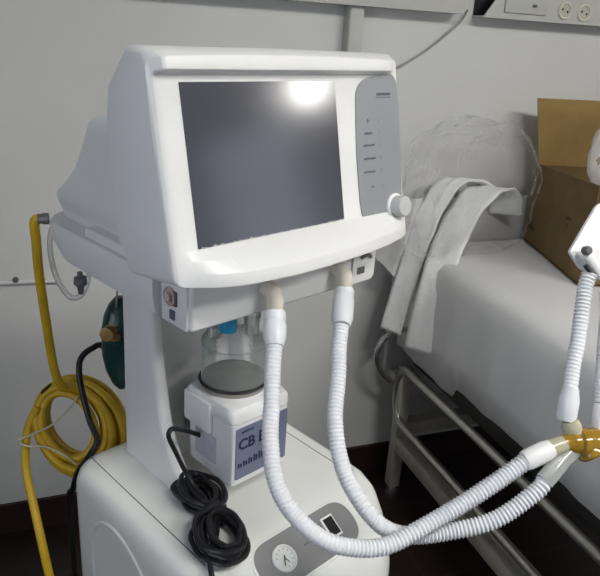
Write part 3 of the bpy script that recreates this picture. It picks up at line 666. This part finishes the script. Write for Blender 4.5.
for j in range(ny+1):
    y = -.16+(1.80+.16)*j/ny
    cols.append([bm.verts.new(Mp((x, y, z))) for x, z in sheet_prof(y)])
for A, B in zip(cols, cols[1:]):
    for k in range(len(A)-1): bm.faces.new((A[k], B[k], B[k+1], A[k+1]))
o = finish('sheet', bm, SHEET, mt); md = o.modifiers.new('cloth_thickness', 'SOLIDIFY'); md.thickness = .003

# ------------------------------------------------------------------ things lying on the bed
# open cardboard box
cb = thing('cardboard_box', 'open brown cardboard box with a raised rear flap, on the bed', 'box', (1.66, 1.50, .909))
def Kp(*p): return [Vector(q)-cb.location for q in p]
b0 = [(1.498, 1.795, .909), (1.357, 1.363, .909), (1.730, 1.240, .909), (1.871, 1.672, .909)]       # back-left, front-left, front-right, back-right
t0 = [(1.495, 1.785, 1.163), (1.357, 1.363, 1.187), (1.730, 1.240, 1.185), (1.871, 1.672, 1.163)]
def panel(name, quad, th, m, parent, inward):
    q = Kp(*quad); n = (q[1]-q[0]).cross(q[3]-q[0]).normalized()
    c = sum(q, Vector())/4
    if (inward-c).dot(n) < 0: n = -n
    bm = bmesh.new(); add_prism(bm, q, n*th); return finish(name, bm, m, parent, smooth=False)
cin = Kp((1.63, 1.51, 1.03))[0]
for i, nm in ((0, 'side_panel'), (1, 'front_panel'), (2, 'side_panel'), (3, 'rear_panel')):
    j = (i+1) % 4; panel(nm, (b0[i], b0[j], t0[j], t0[i]), .006, CARD, cb, cin)
panel('base', b0, .006, CARD, cb, cin)
fl = [(1.497, 1.782, 1.160), (1.871, 1.672, 1.160), (1.84, 1.68, 1.372), (1.449, 1.785, 1.367)]
panel('rear_flap', fl, .006, CARDIN, cb, Kp((1.6, 1.2, 1.2))[0])['label'] = 'golden brown raised rear flap'
panel('side_flap', [(1.502, 1.780, 1.160), (1.366, 1.366, 1.184), (1.395, 1.36, 1.172), (1.53, 1.77, 1.14)], .005, CARDIN, cb, Kp((1.6, 1.5, .8))[0])
fl = [(1.362, 1.358, 1.186), (1.730, 1.235, 1.184), (1.70, 1.14, 1.10), (1.345, 1.262, 1.10)]
panel('front_flap', fl, .005, CARD, cb, Kp((1.6, 1.3, .8))[0])
e1 = (Vector(b0[1])-Vector(b0[0])).normalized(); up = (Vector(t0[0])-Vector(b0[0])).normalized(); nn = e1.cross(up).normalized()
if nn.x > 0: nn = -nn
def onside(a, h, off=.0006): return Kp(Vector(b0[0])+e1*a+up*h+nn*off)[0]
bm = bmesh.new(); add_prism(bm, [onside(*p) for p in ((.012, .052), (.085, .040), (.092, .052), (.086, .060), (.03, .072), (.014, .072))], nn*.0004); finish('hand_hole', bm, CARDINK, cb, smooth=False)
bm = bmesh.new(); add_prism(bm, [onside(*p) for p in ((.29, .145), (.33, .150), (.33, .160), (.29, .155))], nn*.0004); add_prism(bm, [onside(*p) for p in ((.300, .122), (.312, .124), (.312, .140), (.300, .138))], nn*.0004); finish('printed_mark', bm, CARDINK, cb, smooth=False)

def crumple(name, center, size, m, seed, amp=.28, sub=5, floor_z=None, parent=None):
    bm = bmesh.new(); bmesh.ops.create_icosphere(bm, subdivisions=sub, radius=1)
    sd = Vector((seed*3.1, seed*1.7, seed))
    for v in bm.verts:
        d3 = v.co.normalized(); r = 1+amp*noise.noise(d3*1.4+sd)
        rg = 1-abs(noise.noise(d3*3.2+sd*2)); r += amp*.55*(rg-.7); rg2 = 1-abs(noise.noise(d3*7+sd)); r += amp*.28*(rg2-.7)
        v.co = Vector((d3.x*size[0]*r+center[0], d3.y*size[1]*r+center[1], d3.z*size[2]*r+center[2]))
        if floor_z is not None and v.co.z < floor_z: v.co.z = floor_z+.002*noise.noise(d3*9)
    return finish(name, bm, m, parent, recenter=True)
o = crumple('plastic_bag', (1.190, 1.700, 1.10), (.235, .085, .215), CLEAR, 3, floor_z=.908)
tag(o, 'crumpled clear plastic bag at the head of the bed, left of the cardboard box', 'plastic bag')
o = crumple('plastic_bag', (1.535, 1.45, 1.28), (.115, .08, .20), BAGF, 6, floor_z=.92)
tag(o, 'milky plastic bag standing up out of the open cardboard box', 'plastic bag')
# foam wrap strips and hazy sheet over the bed corner
def strip(name, cl, w, th, m, label, cat, group=None, wav=.006, seed=1):
    bm = bmesh.new(); P = spline(cl, 10); L = []; n = len(P)
    for i, p in enumerate(P):
        t = (P[min(i+1, n-1)]-P[max(i-1, 0)]).normalized(); ww = w(i/(n-1)) if callable(w) else w
        sd = Vector((.62, -.70, .05)); sd = (sd-t*sd.dot(t)).normalized(); nr = t.cross(sd).normalized(); row = []
        for k in range(9):
            a = (k/8-.5)
            row.append(p+sd*ww*(a+.04*noise.noise(Vector((i*.25, seed+k*.0, a))))+nr*(wav*noise.noise(Vector((a*4, i*.16, seed*5)))+.25*ww*(a*a-.25)*0))
        L.append(row)
    V = [[bm.verts.new(q) for q in r] for r in L]
    for A, B in zip(V, V[1:]):
        for k in range(8): bm.faces.new((A[k], A[k+1], B[k+1], B[k]))
    o = finish(name, bm, m, None, recenter=True); md = o.modifiers.new('foam_thickness', 'SOLIDIFY'); md.thickness = th; md.offset = 0
    return tag(o, label, cat, group)
strip('foam_strip', [(1.33, 1.80, 1.075), (1.251, 1.79, 1.110), (1.165, 1.77, 1.108), (1.098, 1.75, 1.025), (1.058, 1.735, .922), (1.021, 1.72, .798), (.985, 1.71, .648)], lambda s: .075-.005*s, .008, FOAM,
      'white foam wrap strip leaning furthest left over the bed corner', 'foam strip', None, seed=1)
strip('foam_strip', [(1.395, 1.775, 1.00), (1.375, 1.77, 1.065), (1.32, 1.755, 1.092), (1.245, 1.73, 1.075), (1.167, 1.69, 1.008), (1.107, 1.655, .912), (1.060, 1.622, .80), (1.036, 1.61, .62)], lambda s: .11-.02*s, .008, FOAM,
      'white foam wrap strip nearer the cardboard box, hanging down beside the sheet', 'foam strip', None, seed=2)
bm = bmesh.new(); V = []
for i in range(25):
    s_ = i/24; row = []
    for k in range(17):
        a = k/16; x = .918+.19*a+.01*math.sin(9*a+3*s_); low = .795+.085*(1-a)**2+.018*math.sin(a*9); z = 1.06-(1.06-low)*s_ - .0*a
        y = 1.775+.018*math.sin(a*8+2*s_)+.02*(1-s_)
        row.append(bm.verts.new((x+(.06*(1-s_)*(1-a)), y-.01, z)))
    V.append(row)
for A, B in zip(V, V[1:]):
    for k in range(16): bm.faces.new((A[k], A[k+1], B[k+1], B[k]))
o = finish('plastic_sheet', bm, HAZY, None, recenter=True); tag(o, 'hazy plastic sheet hanging behind the foam strips at the bed corner', 'plastic sheet')

# ------------------------------------------------------------------ wall services
def trunking(x0, x1, z0, label, cut):
    t = thing('wall_trunking', label, 'trunking', (x0, 1.88, z0))
    L = x1-x0; bm = bmesh.new()
    add_prism(bm, [(0, -.060, 0), (L, -.060, 0), (L, -.060, .14), (cut, -.060, .14)], (0, .004, 0))
    add_box(bm, (0, -.056, 0), (L, -.0005, .004)); add_box(bm, (cut, -.056, .136), (L, -.0005, .14))
    finish('channel', bm, TRUNK, t, smooth=False)
    if cut: box('open_end_shade', (.002, -.006, .004), (cut+.05, -.001, .136), BLACK, t, 0)  # black plate painting the dark inside of the channel
    return t
tr = trunking(1.232, 2.7, 1.588, 'ivory wall trunking above the cardboard box, with a dark open end', .10)
tl = trunking(-.30, 1.168, 1.592, 'long ivory wall trunking above the ventilator', 0)
def socket(x, z, label, group):
    t = thing('wall_socket', label, 'wall socket', (x, 1.820, z), 0, group)
    lathe('rim', [(.0255, 0), (.0255, .004), (.0225, .007), (.0195, .005), (.0195, .0005)], IVORY, t, (0, 0, 0), (0, -1, 0), 32)
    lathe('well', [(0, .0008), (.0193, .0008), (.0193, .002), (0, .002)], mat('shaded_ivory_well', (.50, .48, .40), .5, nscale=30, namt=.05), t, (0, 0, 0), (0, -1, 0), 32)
    for s_ in (-1, 1): lathe('pin_hole', [(0, 0), (.0036, 0), (.0036, .0006), (0, .0006)], BLACK, t, (s_*.0095, -.002, -.003*s_), (0, -1, 0), 12)
socket(1.520, 1.624, 'left one of two round ivory sockets on the trunking above the box', 'round sockets on the wall trunking')
socket(1.594, 1.622, 'right one of two round ivory sockets on the trunking above the box', 'round sockets on the wall trunking')
socket(1.02, 1.650, 'left one of two round sockets on the trunking above the ventilator', 'round sockets on the wall trunking')
socket(1.085, 1.649, 'right one of two round sockets on the trunking above the ventilator', 'round sockets on the wall trunking')
t = thing('switch_plate', 'ivory blank switch plate on the trunking left of the round sockets', 'switch plate', (1.375, 1.820, 1.605))
box('plate', (-.075, -.006, 0), (.075, 0, .055), TRUNK, t, .002); box('top_lip', (-.075, -.009, .050), (.072, -.0055, .056), IVORY, t, .001)
box('toggle', (.020, -.010, .020), (.034, -.0055, .028), DGREY, t, .001)
t = thing('cable_conduit', 'vertical white cable conduit running down the wall behind the monitor', 'conduit', (.836, 1.88, 0))
box('channel', (-.022, -.040, 1.34), (.022, -.0005, 1.592), TRUNK, t, .002); box('cover', (-.020, -.043, 1.341), (.020, -.0402, 1.591), TRUNK, t, .001)
box('junction_box', (-.032, -.048, 1.29), (.032, -.0005, 1.352), TRUNK, t, .003)
o = tube('wall_cable', [(1.203, 1.862, 1.605), (1.185, 1.868, 1.57), (1.13, 1.872, 1.52), (1.07, 1.874, 1.475), (1.00, 1.874, 1.435), (.92, 1.874, 1.40), (.886, 1.874, 1.385)], .0035, CABLEG, None, 8, recenter=True)
tag(o, 'thin grey cable drooping down the wall from the trunking end', 'cable')
t = thing('wall_rail', 'pale horizontal pipe with a screw on the wall behind the yellow hose', 'pipe', (-.1, 1.88, .83))
tube('pipe', [(-.9, -.007, -.012), (-.1, -.007, 0), (.11, -.007, -.004)], .0065, WALLM, t, 10); lathe('screw', [(0, 0), (.008, 0), (.008, .004), (0, .006)], DGREY, t, (0, -.012, .010), (0, -1, 0), 12)

# ------------------------------------------------------------------ camera
cd = bpy.data.cameras.new('camera'); cam = bpy.data.objects.new('camera', cd); COL.objects.link(cam)
Rr, Uu, Fw = Vector((.938, -.341, .061)), Vector((.069, .358, .931)), Vector((.340, .869, -.359))
Fw.normalize(); Rr = (Rr-Fw*Rr.dot(Fw)).normalized(); Uu = Rr.cross(Fw)
mw = Matrix((Rr, Uu, -Fw)).transposed().to_4x4(); mw.translation = Vector((0, 0, 1.525)); cam.matrix_world = mw
cd.sensor_fit = 'HORIZONTAL'; cd.sensor_width = 36; cd.lens = 36*674.4/600; cd.clip_start = .02
SC.camera = cam
wd = bpy.data.worlds.new('world'); SC.world = wd; wd.use_nodes = True
wd.node_tree.nodes['Background'].inputs['Color'].default_value = (.5, .6, .7, 1); wd.node_tree.nodes['Background'].inputs['Strength'].default_value = .3
vs = SC.view_settings; vs.view_transform = 'Standard'; vs.look = 'None'; vs.gamma = 1; vs.use_curve_mapping = False; vs.exposure = 0.56
